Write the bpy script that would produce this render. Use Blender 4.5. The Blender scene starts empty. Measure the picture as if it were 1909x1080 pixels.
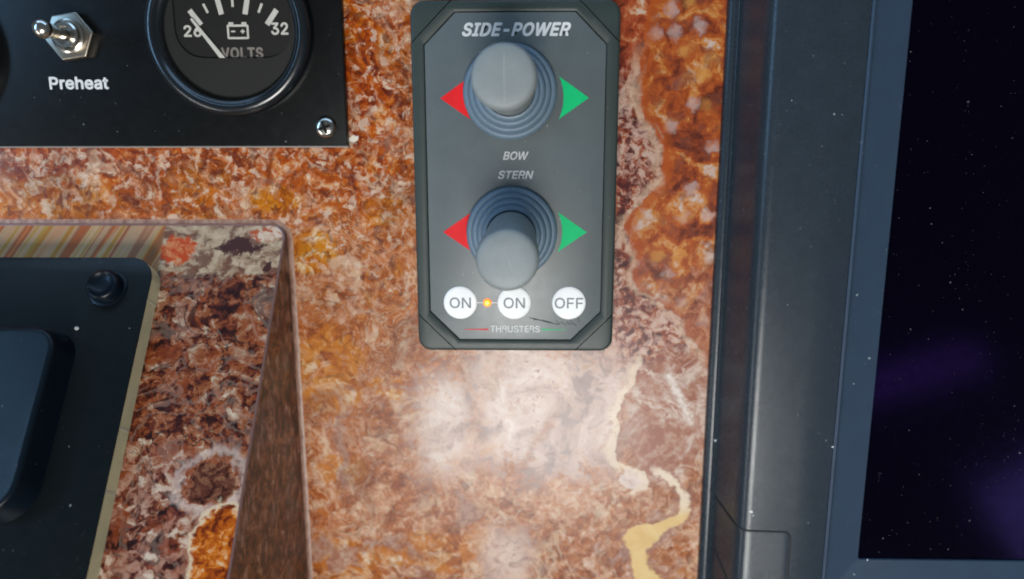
import bpy, bmesh, math, random
from mathutils import Vector, Matrix

random.seed(7)
S = 0.001                                   # everything below is laid out in millimetres
scene = bpy.context.scene
COL = scene.collection

# ------------------------------------------------------------------ camera
cam_data = bpy.data.cameras.new("camera")
cam = bpy.data.objects.new("camera", cam_data)
COL.objects.link(cam)
F = 1319.0
down = Vector((31, -250, F)).normalized()               # console normal (away from the eye) seen in the lens
toward = Vector((8, 6960, F)); toward = (toward - down * toward.dot(down)).normalized()
Yc, Zc = -toward, -down
Xc = Yc.cross(Zc)
Rw = Matrix((Xc, Yc, Zc))                                # world = Rw @ lens axes
right, dn, fwd = Rw.col[0], Rw.col[1], Rw.col[2]
M = Matrix.Identity(4)
for i in range(3):
    M[i][0] = right[i]; M[i][1] = -dn[i]; M[i][2] = -fwd[i]
M[0][3], M[1][3], M[2][3] = 0.0, 0.0, 0.273
cam.matrix_world = M
cam_data.sensor_width = 36.0
cam_data.lens = 36.0 * F / 1909.0
cam_data.clip_start = 0.005
cam_data.clip_end = 20.0
cam_data.dof.use_dof = True
cam_data.dof.focus_distance = 0.252
cam_data.dof.aperture_fstop = 4.8
scene.camera = cam

# ------------------------------------------------------------------ world and lamps
world = bpy.data.worlds.new("World"); scene.world = world
world.use_nodes = True
bg = world.node_tree.nodes["Background"]
bg.inputs[0].default_value = (0.62, 0.72, 0.80, 1)
bg.inputs[1].default_value = 0.16


def area(name, loc, target, sx, sy, power, col):
    l = bpy.data.lights.new(name, 'AREA'); l.shape = 'RECTANGLE'; l.size = sx; l.size_y = sy
    l.energy = power; l.color = col
    o = bpy.data.objects.new(name, l); COL.objects.link(o)
    o.location = loc
    o.rotation_euler = (Vector(target) - Vector(loc)).to_track_quat('-Z', 'Y').to_euler()
    return o


area("overhead_daylight", (-0.01, -0.52, 1.0), (0, -0.06, 0), 0.44, 0.32, 11.6, (1.0, 0.98, 0.94))
area("windscreen_daylight", (-0.05, 0.90, 0.30), (0, 0.0, 0.0), 1.5, 0.34, 4.6, (0.40, 0.66, 1.0))
area("port_front_daylight", (-0.95, 0.24, 0.62), (0, 0.0, 0.0), 0.6, 0.10, 3.6, (0.30, 0.60, 1.0))
area("port_rear_daylight", (-0.88, -0.55, 0.66), (0, -0.1, 0.0), 0.6, 0.09, 2.4, (1.0, 0.97, 0.94))


def patch_lamp(name, loc, sx, sy, turn, power, col):
    o = area(name, loc, (loc[0], loc[1], 0), sx, sy, power, col)
    o.rotation_euler = (0, 0, math.radians(turn))


patch_lamp("side_patch_lamp", (0.69, -0.395, 1.02), 0.27, 0.06, 18, 0.06, (0.7, 0.5, 1.0))  # added lamp, placed where the screen mirrors it as a purple patch
patch_lamp("rear_patch_lamp", (1.00, -0.64, 1.02), 0.24, 0.22, 35, 0.27, (0.62, 0.6, 1.0))  # second added lamp, for the lower purple patch on the screen
scene.cycles.filter_width = 1.9
scene.cycles.max_bounces = 3
scene.cycles.diffuse_bounces = 2
scene.cycles.glossy_bounces = 3
scene.cycles.use_adaptive_sampling = True
scene.cycles.adaptive_threshold = 0.03

scene.view_settings.view_transform = 'Standard'
scene.view_settings.look = 'None'
scene.view_settings.exposure = 0.0
scene.view_settings.gamma = 1.0
scene.view_settings.use_curve_mapping = False


# ------------------------------------------------------------------ node helpers
def lin(h):
    h = h.lstrip('#')
    out = []
    for i in (0, 2, 4):
        c = int(h[i:i + 2], 16) / 255
        out.append(c / 12.92 if c <= 0.04045 else ((c + 0.055) / 1.055) ** 2.4)
    return tuple(out) + (1.0,)


class G:
    """A scalar socket with arithmetic."""
    def __init__(s, nt, sock): s.nt, s.s = nt, sock

    def _m(s, op, *a, clamp=False):
        n = s.nt.nodes.new('ShaderNodeMath'); n.operation = op; n.use_clamp = clamp
        for i, v in enumerate((s,) + a):
            if isinstance(v, G): s.nt.links.new(v.s, n.inputs[i])
            else: n.inputs[i].default_value = v
        return G(s.nt, n.outputs[0])

    def __add__(s, o): return s._m('ADD', o)
    __radd__ = __add__
    def __sub__(s, o): return s._m('SUBTRACT', o)
    def __rsub__(s, o): return (s * -1.0) + o
    def __mul__(s, o): return s._m('MULTIPLY', o)
    __rmul__ = __mul__
    def __truediv__(s, o): return s._m('DIVIDE', o)
    def abs(s): return s._m('ABSOLUTE')
    def sqrt(s): return s._m('SQRT')
    def sin(s): return s._m('SINE')
    def pow(s, e): return s._m('POWER', e)
    def min(s, o): return s._m('MINIMUM', o)
    def max(s, o): return s._m('MAXIMUM', o)
    def clamp(s): return s._m('ADD', 0.0, clamp=True)

    def sm(s, a, b):
        n = s.nt.nodes.new('ShaderNodeMapRange'); n.interpolation_type = 'SMOOTHSTEP'
        s.nt.links.new(s.s, n.inputs[0])
        if a < b:
            n.inputs[1].default_value, n.inputs[2].default_value = a, b
            n.inputs[3].default_value, n.inputs[4].default_value = 0, 1
        else:
            n.inputs[1].default_value, n.inputs[2].default_value = b, a
            n.inputs[3].default_value, n.inputs[4].default_value = 1, 0
        return G(s.nt, n.outputs[0])


class Tree:
    dim = '3D'

    def __init__(t, name):
        t.mat = bpy.data.materials.new(name); t.mat.use_nodes = True
        t.nt = t.mat.node_tree
        t.bsdf = t.nt.nodes["Principled BSDF"]

    def link(t, a, b): t.nt.links.new(a, b)

    def coords(t):
        n = t.nt.nodes.new('ShaderNodeTexCoord')
        return t.vscale(n.outputs['Object'], 1000.0)

    def vscale(t, v, k):
        n = t.nt.nodes.new('ShaderNodeVectorMath'); n.operation = 'SCALE'
        t.link(v, n.inputs[0]); n.inputs['Scale'].default_value = k
        return n.outputs[0]

    def vmul(t, v, k):
        n = t.nt.nodes.new('ShaderNodeVectorMath'); n.operation = 'MULTIPLY'
        t.link(v, n.inputs[0]); n.inputs[1].default_value = k
        return n.outputs[0]

    def vadd(t, a, b):
        n = t.nt.nodes.new('ShaderNodeVectorMath'); n.operation = 'ADD'
        t.link(a, n.inputs[0])
        if isinstance(b, tuple): n.inputs[1].default_value = b
        else: t.link(b, n.inputs[1])
        return n.outputs[0]

    def xyz(t, v):
        n = t.nt.nodes.new('ShaderNodeSeparateXYZ'); t.link(v, n.inputs[0])
        return [G(t.nt, o) for o in n.outputs]

    def comb(t, x, y, z=None):
        n = t.nt.nodes.new('ShaderNodeCombineXYZ')
        for i, a in enumerate((x, y, z)):
            if a is not None: t.link(a.s, n.inputs[i])
        return n.outputs[0]

    def noise(t, v, scale, detail=4, rough=0.55, dist=0.0, color=False):
        n = t.nt.nodes.new('ShaderNodeTexNoise'); n.noise_dimensions = t.dim; t.link(v, n.inputs['Vector'])
        n.inputs['Scale'].default_value = scale; n.inputs['Detail'].default_value = detail
        n.inputs['Roughness'].default_value = rough; n.inputs['Distortion'].default_value = dist
        return n.outputs['Color'] if color else G(t.nt, n.outputs['Fac'])

    def warp(t, v, scale, amp, detail=3, off=(0, 0, 0)):
        c = t.noise(t.vadd(v, off), scale, detail, color=True)
        return t.vadd(v, t.vscale(t.vadd(c, (-0.5, -0.5, -0.5)), amp))

    def cell(t, v, scale):
        n = t.nt.nodes.new('ShaderNodeTexVoronoi'); n.feature = 'F1'; n.voronoi_dimensions = t.dim; t.link(v, n.inputs['Vector'])
        n.inputs['Scale'].default_value = scale
        c = t.nt.nodes.new('ShaderNodeSeparateColor'); t.link(n.outputs['Color'], c.inputs[0])
        return G(t.nt, c.outputs[0]), G(t.nt, n.outputs['Distance']), G(t.nt, c.outputs[1])

    def ramp(t, f, stops):
        n = t.nt.nodes.new('ShaderNodeValToRGB'); t.link(f.s, n.inputs[0])
        e = n.color_ramp.elements
        while len(e) < len(stops): e.new(0.5)
        for el, (p, c) in zip(e, stops):
            el.position = p; el.color = lin(c)
        return n.outputs[0]

    def mix(t, f, a, b, mode='MIX'):
        n = t.nt.nodes.new('ShaderNodeMix'); n.data_type = 'RGBA'; n.blend_type = mode
        if isinstance(f, G): t.link(f.s, n.inputs[0])
        else: n.inputs[0].default_value = f
        for v, i in ((a, 6), (b, 7)):
            if isinstance(v, str): n.inputs[i].default_value = lin(v)
            elif isinstance(v, tuple): n.inputs[i].default_value = v
            else: t.link(v, n.inputs[i])
        return n.outputs[2]

    def sat(t, c, s_, v_, h_=0.5):
        n = t.nt.nodes.new('ShaderNodeHueSaturation'); t.link(c, n.inputs['Color'])
        n.inputs['Hue'].default_value = h_; n.inputs['Saturation'].default_value = s_; n.inputs['Value'].default_value = v_
        return n.outputs[0]

    def curve(t, f, pts):
        """piecewise curve through pts [(in, out)], any range"""
        pts = sorted(pts)
        x0, x1 = pts[0][0], pts[-1][0]
        ys = [p[1] for p in pts]; y0, y1 = min(ys), max(ys)
        n = t.nt.nodes.new('ShaderNodeFloatCurve')
        m = n.mapping; c = m.curves[0]
        P = [((x - x0) / (x1 - x0), (y - y0) / (y1 - y0)) for x, y in pts]
        while len(c.points) < len(P): c.points.new(0.5, 0.5)
        for i, pnt in enumerate(P):
            c.points[i].location = pnt
        m.update()
        u = ((f - x0) / (x1 - x0)).clamp()
        t.link(u.s, n.inputs['Value']); n.inputs['Factor'].default_value = 1.0
        return G(t.nt, n.outputs[0]) * (y1 - y0) + y0

    def bump(t, h, dist_mm, strength=1.0):
        n = t.nt.nodes.new('ShaderNodeBump'); n.inputs['Distance'].default_value = dist_mm * S
        n.inputs['Strength'].default_value = strength
        t.link(h.s, n.inputs['Height']); t.link(n.outputs[0], t.bsdf.inputs['Normal'])

    def out(t, color=None, rough=None, **kw):
        b = t.bsdf
        if color is not None:
            if isinstance(color, str): b.inputs['Base Color'].default_value = lin(color)
            else: t.link(color, b.inputs['Base Color'])
        if rough is not None:
            if isinstance(rough, G): t.link(rough.s, b.inputs['Roughness'])
            else: b.inputs['Roughness'].default_value = rough
        for k, v in kw.items():
            b.inputs[k.replace('_', ' ')].default_value = v
        return t.mat

    def dust(t, p, col, per_mm, size, amount, tint='#a2abae'):
        """scattered pale specks of uneven size, thicker in places"""
        w = t.warp(p, 0.9, 0.9, 2)
        r, d, g = t.cell(w, per_mm)
        here = (r + (t.noise(p, 0.03, 2) - 0.5) * amount * 5).sm(1 - amount - 0.01, 1 - amount + 0.01)
        g4 = g * g * g * g
        m = (d / (g4 * size + 0.05)).sm(1.0, 0.4) * here
        return t.mix(m * (0.22 + 0.75 * g4), col, tint)


def plain(name, color, rough, dust=0.0, grain=0.0, speck=1.0, tint='#a2abae', **kw):
    t = Tree(name)
    p = t.coords()
    c = t.mix(t.noise(p, 0.12, 5, 0.6).sm(0.3, 0.7) * 0.10, color, '#000000')
    if dust:
        c = t.dust(p, c, 0.55 / speck, 0.32, dust, tint)
        c = t.dust(t.vadd(p, (31.7, 12.1, 4.4)), c, 1.3 / speck, 0.30, dust * 1.3, tint)
    if grain:
        t.bump(t.noise(p, 1.4, 4, 0.75), 0.09, grain)
        c = t.mix(t.noise(p, 1.1, 3, 0.8).sm(0.35, 0.65) * min(0.35, grain), c, '#1c2226')
    rg = t.noise(p, 0.25, 4, 0.6) * 0.12 + (rough - 0.06)
    return t.out(c, rg, **kw)


# ------------------------------------------------------------------ stone-print laminate
def blob(x, y, cx, cy, rx, ry):
    a = (x - cx) / rx; b = (y - cy) / ry
    return (a * a + b * b).sqrt()


def flow(t, p, off=(0, 0, 0)):
    """domain-warped coordinates at three grades of raggedness"""
    p = t.vadd(p, off)
    a = t.warp(p, 0.028, 34, 2)                    # long lazy swirls
    b = t.warp(a, 0.13, 9.0, 3, (11, 3, 7))        # lobes
    c = t.warp(p, 0.20, 5.0, 3, (5, 9, 2))         # fragments
    d = t.warp(c, 0.75, 1.3, 2, (1, 4, 8))         # ragged rims
    return a, b, c, d


def dash_material():
    t = Tree("stone_laminate_dash"); t.dim = '2D'
    p = t.coords()
    x, y, z = t.xyz(p)
    A, B, C_, D = flow(t, t.vmul(p, (0.92, 0.92, 1)), (0, 140, 0))
    sx, sy, _ = t.xyz(t.warp(t.warp(p, 0.11, 5.0, 2, (9, 2, 6)), 0.6, 1.5, 2))
    wx, wy, _ = t.xyz(t.warp(t.warp(p, 0.07, 9, 2, (4, 4, 1)), 0.3, 3.0, 3))
    big = t.noise(A, 0.035, 3, 0.55)               # broad tone
    mid = t.noise(B, 0.11, 4, 0.6)                 # lobes
    fin = t.noise(D, 0.42, 3, 0.65)                # grain
    c1, d1, g1 = t.cell(D, 0.20)                   # stone fragments
    c2, d2, g2 = t.cell(t.vadd(C_, (7, 3, 0)), 0.46)

    # chips of every colour set in a brown matrix
    matrix = t.ramp(fin * 0.9 + mid * 0.5 - 0.20, [(0.30, '#5a2c1c'), (0.42, '#884626'), (0.50, '#a65c30'), (0.58, '#b67448'), (0.68, '#c2967a'), (0.8, '#d2bca6')])
    PAL = [(0.04, '#8d4a2a'), (0.16, '#bd7230'), (0.28, '#cba98c'), (0.40, '#a05f3c'), (0.50, '#c68234'), (0.60, '#d6c2a8'), (0.70, '#a27866'), (0.80, '#b4602e'), (0.92, '#dac8aa')]
    chip1 = t.ramp(c1 + (fin - 0.5) * 0.16, PAL)
    chip2 = t.ramp(c2 + (fin - 0.5) * 0.12, PAL)
    bits = t.mix((d2 + (fin - 0.5) * 0.5).sm(0.62, 0.24) * g2.sm(0.25, 0.5) * 0.8, matrix, chip2)
    bits = t.mix((d1 + (fin - 0.5) * 0.5).sm(0.56, 0.26) * g1.sm(0.45, 0.6) * 0.8, bits, chip1)
    rust = t.ramp(mid * 1.15 + (fin - 0.5) * 0.55 - 0.07, [(0.26, '#4f2418'), (0.37, '#7e3a1c'), (0.46, '#9a4622'), (0.55, '#ac562a'), (0.63, '#bb7444'),
                          (0.70, '#cb9c72'), (0.80, '#cdb4a0')])
    maroon = t.ramp(c2 * 0.35 + fin * 0.9 + mid * 0.3 - 0.29, [(0.22, '#4a1f1b'), (0.36, '#6e2f22'), (0.46, '#8d4526'), (0.54, '#a55c38'), (0.60, '#c09478'), (0.72, '#d0bcaa')])
    amber = t.ramp(c1 * 0.45 + fin * 0.7 + mid * 0.3 - 0.25, [(0.15, '#7e4220'), (0.30, '#b0641e'), (0.48, '#c47c28'), (0.60, '#c08644'), (0.72, '#d8bf98'), (0.88, '#d4c8bc')])
    mauve = t.ramp(c1 * 0.34 + c2 * 0.2 + fin * 0.8 + mid * 0.4 - 0.41, [(0.2, '#5f382e'), (0.36, '#8a543c'), (0.48, '#a8704e'), (0.56, '#b08468'), (0.66, '#bf9c88'), (0.80, '#cfbcae')])
    white = t.ramp(big * 0.6 + mid * 0.9 + (fin - 0.5) * 0.35 - 0.25, [(0.30, '#8c7670'), (0.40, '#ae958a'), (0.50, '#c2ada2'), (0.62, '#cebeb4'), (0.8, '#d8ccc2')])

    # bands that run with the swirls
    turn = (t.noise(A, 0.05, 4, 0.6) * 9.0 + (fin - 0.5) * 0.8)._m('FRACT')
    bands = t.ramp(turn, [(0.0, '#8a4524'), (0.14, '#b5662c'), (0.26, '#c99a74'), (0.36, '#a85c30'), (0.50, '#6e3826'), (0.60, '#b87848'),
                          (0.72, '#cbb09a'), (0.84, '#bd7230'), (1.0, '#8a4524')])
    bits = t.mix(t.noise(p, 0.035, 2).sm(0.36, 0.56) * 0.62 + 0.12, bits, bands)
    col = t.mix((mid + (big - 0.5)).sm(0.42, 0.58) * 0.35, bits, mauve)
    # rusty top band left of the control panel and across under the instrument panel
    tone = (big * 1.2 + mid * 0.5 - 0.35)
    topm = (wy + (mid - 0.5) * 60).sm(-38, -4) * (wx + (fin - 0.5) * 10).sm(-40, -54)
    col = t.mix(topm * 0.80, col, t.mix(tone.sm(0.44, 0.54), maroon, rust))
    upr = topm * x.sm(-78, -66)
    col = t.mix(upr * 0.75, col, t.mix(mid.sm(0.42, 0.56), maroon, rust))
    low = (wy + (mid - 0.5) * 30).sm(-78, -104)
    col = t.mix(low * 0.60 * wx.sm(-90, -65), col, mauve)
    for cx, cy, rx, ry, k in ((-80, -85, 15, 19, .7), (-57, -93, 7.5, 4, .95), (-84, -37, 9, 9, .85), (-185, -16, 24, 9, .5), (-128, -10, 13, 9, .3),
                              (-98, -17, 10, 5, .7), (-33, -166, 26, 11, .5), (-72, -170, 20, 10, .55), (-78, -128, 12, 6, .5), (-55, -20, 9, 7, .5)):
        col = t.mix((blob(wx, wy, cx, cy, rx, ry) + (fin - 0.5)).sm(1.12, 0.82) * k, col, amber)

    # pale seams and dark hairlines that follow the swirls
    va = (t.noise(A, 0.045, 4, 0.6) - 0.5).abs()
    col = t.mix(va.sm(0.045, 0.005) * 0.45 * t.noise(p, 0.05, 2).sm(0.45, 0.6), col, '#d6c2a8')
    vb = (t.noise(t.vadd(B, (50, 9, 0)), 0.06, 4, 0.62) - 0.5).abs()
    col = t.mix(vb.sm(0.018, 0.002) * 0.6, col, '#713a22')
    agate = ((t.noise(A, 0.05, 3, 0.5) * 70.0).sin()).sm(0.55, 1.0) * t.noise(t.vadd(p, (9, 40, 0)), 0.04, 2).sm(0.50, 0.58) * y.sm(-45, -15)
    col = t.mix(agate * 0.55, col, '#7a421f')
    # dark islands and pale chips
    isl = t.noise(t.vadd(D, (13, 77, 0)), 0.21, 3, 0.6)
    col = t.mix(isl.sm(0.58, 0.66) * 0.65 * (wy + 40).sm(-55, 10), col, '#552a24')
    col = t.mix(isl.sm(0.42, 0.32) * (0.22 + 0.33 * y.sm(-70, -30)), col, '#d8c8b4')

    tone2 = t.noise(t.vadd(A, (120, 40, 0)), 0.05, 4, 0.6)
    lo = y.sm(-60, -110)
    col = t.mix(tone2.sm(0.56, 0.68) * (0.25 + lo * 0.45), col, t.mix(fin.sm(0.4, 0.6), '#8e6c62', '#a88e82'))
    col = t.mix(tone2.sm(0.45, 0.33) * (0.25 + lo * 0.35), col, t.mix(fin.sm(0.35, 0.65), '#b98060', '#d8bea4'))
    col = t.mix(big.sm(0.45, 0.30) * 0.35, col, '#54291c')
    col = t.sat(col, 1.12, 0.89, 0.4975)
    # right-hand strip: rust beyond a pale wandering seam
    seam = t.curve(sy, [(57, 44), (36.8, 41.2), (21.5, 40.7), (7.9, 48.2), (-2, 50.6), (-18.2, 44), (-26.4, 37.1), (-38.9, 41.6),
                        (-47.3, 39.8), (-55.9, 49.5), (-64.4, 60.3), (-75.3, 67.1), (-84.2, 71.8), (-95, 78)])
    sd = sx - seam
    strip = x.sm(24, 30) * (wy + (mid - 0.5) * 20).sm(-94, -82)
    left_col = t.mix((fin * 0.5 + mid * 0.5).sm(0.44, 0.60) * 0.8, maroon, '#c6a898')
    left_col = t.mix(y.sm(22, 40), left_col, rust)
    rmid = t.noise(t.vadd(B, (20, 60, 0)), 0.07, 3, 0.5)
    right_col = t.ramp(rmid * 0.85 + (mid - 0.5) * 0.45 + (fin - 0.5) * 0.40 + 0.06, [(0.30, '#5a2a1a'), (0.40, '#86401f'), (0.48, '#a4521f'), (0.55, '#b36228'), (0.61, '#c88840'),
                               (0.66, '#c8966a'), (0.72, '#cdb5a6')])
    sp, sdist, sg = t.cell(t.vadd(C_, (3, 17, 0)), 0.13)
    right_col = t.mix(t.noise(D, 0.16, 3, 0.6).sm(0.52, 0.66) * 0.6, right_col, '#7c4430')
    right_col = t.mix((sdist + (fin - 0.5) * 0.6).sm(0.42, 0.12) * sg.sm(0.45, 0.7) * 0.55, right_col, t.mix(sp.sm(0.45, 0.55), '#d8a050', '#cdb8ae'))
    right_col = t.mix(sd.sm(6.5, 0.8) * 0.75, right_col, '#b4591a')
    right_col = t.mix((wy + (mid - 0.5) * 50).sm(-34, -58) * 0.55, right_col, mauve)
    scol = t.mix(sd.sm(-0.5, 0.7), left_col, right_col)
    scol = t.mix((sd + 1.5 + (mid - 0.5) * 9).abs().sm(3.2, 0.0) * 0.60 * y.sm(44, 30), scol, '#d0b294')
    col = t.mix(strip, col, t.sat(scol, 1.00, 0.84, 0.494))

    # pale field under the control panel, sharp on its right, feathered on its left
    edge = t.curve(sy, [(-72, 46), (-80, 45), (-84.3, 44.1), (-91.1, 42.2), (-100.2, 37.1), (-109.3, 37.3), (-120.9, 36.5),
                        (-127, 42.5), (-129, 49), (-133.8, 50.1), (-137.4, 45.8), (-146, 30), (-150, 10)])
    ed = edge - sx
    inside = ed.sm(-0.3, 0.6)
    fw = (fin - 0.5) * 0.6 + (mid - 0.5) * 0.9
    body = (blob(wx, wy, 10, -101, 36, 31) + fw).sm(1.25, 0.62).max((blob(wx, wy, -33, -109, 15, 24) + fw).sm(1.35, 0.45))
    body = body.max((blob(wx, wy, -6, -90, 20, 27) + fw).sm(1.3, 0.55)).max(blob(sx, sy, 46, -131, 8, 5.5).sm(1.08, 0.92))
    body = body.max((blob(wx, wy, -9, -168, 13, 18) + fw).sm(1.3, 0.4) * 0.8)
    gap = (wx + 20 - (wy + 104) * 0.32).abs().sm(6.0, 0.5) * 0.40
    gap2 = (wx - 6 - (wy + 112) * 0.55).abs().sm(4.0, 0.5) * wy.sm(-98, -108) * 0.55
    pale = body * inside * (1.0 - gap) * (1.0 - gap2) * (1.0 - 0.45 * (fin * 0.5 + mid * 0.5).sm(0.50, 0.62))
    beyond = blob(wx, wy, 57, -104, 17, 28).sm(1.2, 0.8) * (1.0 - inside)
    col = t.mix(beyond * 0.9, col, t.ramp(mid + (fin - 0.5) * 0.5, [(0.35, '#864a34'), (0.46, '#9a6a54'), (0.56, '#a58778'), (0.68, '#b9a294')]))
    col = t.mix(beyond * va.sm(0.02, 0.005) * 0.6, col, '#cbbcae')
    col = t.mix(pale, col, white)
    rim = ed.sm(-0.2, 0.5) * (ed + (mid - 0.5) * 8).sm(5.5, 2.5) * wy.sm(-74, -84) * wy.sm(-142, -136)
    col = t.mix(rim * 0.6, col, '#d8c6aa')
    flecks = t.noise(D, 0.85, 2, 0.6).sm(0.64, 0.69) * body * t.noise(p, 0.09, 2).sm(0.5, 0.6)
    col = t.mix(flecks * 0.85, col, '#7d4a36')

    # cream band at the lower right
    cen = t.curve(sy, [(-126, 52), (-130.2, 56.6), (-136, 62.5), (-141, 65.2), (-146.8, 64.6), (-150, 60), (-154.3, 50), (-161.7, 46.6),
                       (-169.1, 48), (-176.5, 51), (-190, 52)])
    wid = t.curve(sy, [(-126, 1.2), (-136, 2.2), (-146, 2.8), (-150, 6), (-154, 8), (-160, 5.5), (-168, 4.6), (-176, 6), (-190, 4)])
    bd = ((sx - cen).abs() - wid) + (fin - 0.5) * 4.0 + (mid - 0.5) * 5.0
    on = sy.sm(-124, -128)
    col = t.mix((bd - 1.2).abs().sm(1.6, 0.3) * 0.45 * on, col, '#8a5a50')
    col = t.mix(bd.sm(0.9, -0.9) * on * 0.92, col, t.mix(sy.sm(-140, -150), t.mix(mid, '#c9b4a0', '#e0d2b6'), t.mix(mid, '#c79a52', '#dcc48c')))

    # a glare streak painted into the colour by the display unit, a chip at the corner of the black panel
    h_ = (((sx - 55.6) * 0.459 + (sy + 87.0) * -0.888) / 22.0).clamp()
    u_ = sx - 55.6 - h_ * 10.1; v_ = sy + 87.0 + h_ * 19.5
    glare_streak = ((u_ * u_ + v_ * v_).sqrt() + (fin - 0.5) * 5.0 + (mid - 0.5) * 5.0).sm(2.6, -0.3)
    col = t.mix(glare_streak * 0.75, col, '#ddd6cc')
    col = t.mix((blob(sx, sy, -66.6, 6.6, 1.8, 1.0) + (fin - 0.5) * 0.8).sm(1.1, 0.8), col, '#e2dacb')
    return t.out(col, fin * 0.14 + 0.27, Specular_IOR_Level=0.30, Coat_Weight=0.03, Coat_Roughness=0.15)


def pod_material():
    t = Tree("stone_laminate_pod"); t.dim = '2D'
    p = t.coords()
    x, y, z = t.xyz(p)
    A, B, C_, D = flow(t, t.vmul(p, (0.82, 1.06, 1.0)), (77, 31, 0))
    sx, sy, _ = t.xyz(t.warp(t.warp(p, 0.12, 5.0, 2, (2, 2, 6)), 0.6, 1.6, 2))
    mid = t.noise(B, 0.11, 4, 0.6)
    fin = t.noise(D, 0.38, 3, 0.65)
    c1, d1, g1 = t.cell(D, 0.30)
    v = c1 * 0.30 + fin * 0.85 + mid * 0.45 - 0.30
    col = t.ramp(v, [(0.28, '#230e0c'), (0.39, '#451c15'), (0.47, '#692f1c'), (0.54, '#884a28'), (0.62, '#93583a'),
                     (0.71, '#a8876c'), (0.83, '#c8b49c')])
    col = t.mix(t.noise(B, 0.09, 3).sm(0.54, 0.64) * 0.6, col, '#8c401c')
    col = t.mix((t.noise(A, 0.07, 4) - 0.5).abs().sm(0.02, 0.004) * 0.8, col, '#2c1411')
    col = t.mix((t.noise(t.vadd(A, (30, 8, 0)), 0.08, 4) - 0.5).abs().sm(0.05, 0.005) * 0.30, col, '#a58a78')
    pale = (sy + (mid - 0.5) * 40).sm(-92, -114) * (fin * 0.6 + mid * 0.4).sm(0.42, 0.54)
    col = t.mix(pale * 0.7, col, t.ramp(c1 * 0.5 + fin * 0.6, [(0.25, '#5c2a22'), (0.45, '#8a4a34'), (0.62, '#ab8470'), (0.8, '#cfbaa4')]))
    k = blob(sx, sy, -106, -108, 8.5, 6.5) + (mid - 0.5) * 1.2 + (fin - 0.5) * 0.5
    col = t.mix((k - 1.35).abs().sm(0.4, 0.0) * 0.6, col, '#c2ada0')
    col = t.mix(k.sm(1.08, 0.85), col, t.ramp(fin, [(0.35, '#34180f'), (0.5, '#5c3022'), (0.62, '#80553c')]))
    col = t.mix((k - 1.0).abs().sm(0.1, 0.03) * 0.7, col, '#8d4a28')
    e = blob(sx, sy, -100, -127.5, 10, 13) + (fin - 0.5) * 0.25 + (mid - 0.5) * 0.7
    eye = t.ramp(mid * 0.5 + fin * 0.7, [(0.48, '#5e2208'), (0.58, '#9c440c'), (0.67, '#c46c12'), (0.76, '#cfa67c')])
    col = t.mix(e.sm(1.05, 0.97), col, eye)
    col = t.mix((e - 1.02).abs().sm(0.13, 0.0) * 0.9, col, '#d2bb9a')
    isl_ = t.noise(t.vadd(D, (13, 77, 0)), 0.2, 3, 0.6)
    cap = (sy + (sx + 118) * 0.03 + (mid - 0.5) * 8 + (fin - 0.5) * 4).sm(-45.2, -43.0)
    cc = t.mix((mid * 0.6 + fin * 0.4).sm(0.36, 0.62), '#94765a', '#c0a88a')
    cc = t.mix(isl_.sm(0.45, 0.62) * 0.85, cc, '#63382a')
    cc = t.mix((blob(sx, sy, -111, -34.5, 9, 3.2) + (fin - 0.5) * 1.6).sm(1.1, 0.8), cc, '#43241f')
    cc = t.mix(blob(sx, sy, -98.5, -41, 1.6, 2.6).sm(1.05, 0.8), cc, '#43241f')
    cc = t.mix((blob(sx, sy, -99, -29.5, 10, 3.0) + (fin - 0.5)).sm(1.05, 0.7), cc, t.mix(fin.sm(0.45, 0.55), '#ad4f28', '#d0b8a0'))
    cc = t.mix((blob(sx, sy, -134.5, -35.5, 7.0, 4.8) + (fin - 0.5) * 1.2).sm(1.15, 0.75), cc, t.mix(fin.sm(0.42, 0.58), '#b8431a', '#c97a4a'))
    col = t.mix(cap, col, cc)
    # combed streaks where the film was stretched
    q = x * 0.9 + sx * 0.05 - y * 0.42
    st = t.noise(t.comb(q, y * 0.03), 0.11, 2, 0.6)
    sc = t.ramp(st, [(0.28, '#8a5a34'), (0.36, '#a8582a'), (0.41, '#a5803c'), (0.45, '#b09070'), (0.49, '#b88660'), (0.53, '#8c5e44'), (0.57, '#ad5420'),
                     (0.61, '#b89c78'), (0.66, '#a87424'), (0.75, '#bd9a78')])
    sm_ = (x + 141.0 + (y + 30) * 0.04).sm(0.5, -0.5) * y.sm(-46, -44)
    col = t.mix(sm_, col, sc)
    return t.out(col, fin * 0.14 + 0.25, Specular_IOR_Level=0.22, Coat_Weight=0.03, Coat_Roughness=0.15)


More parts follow.
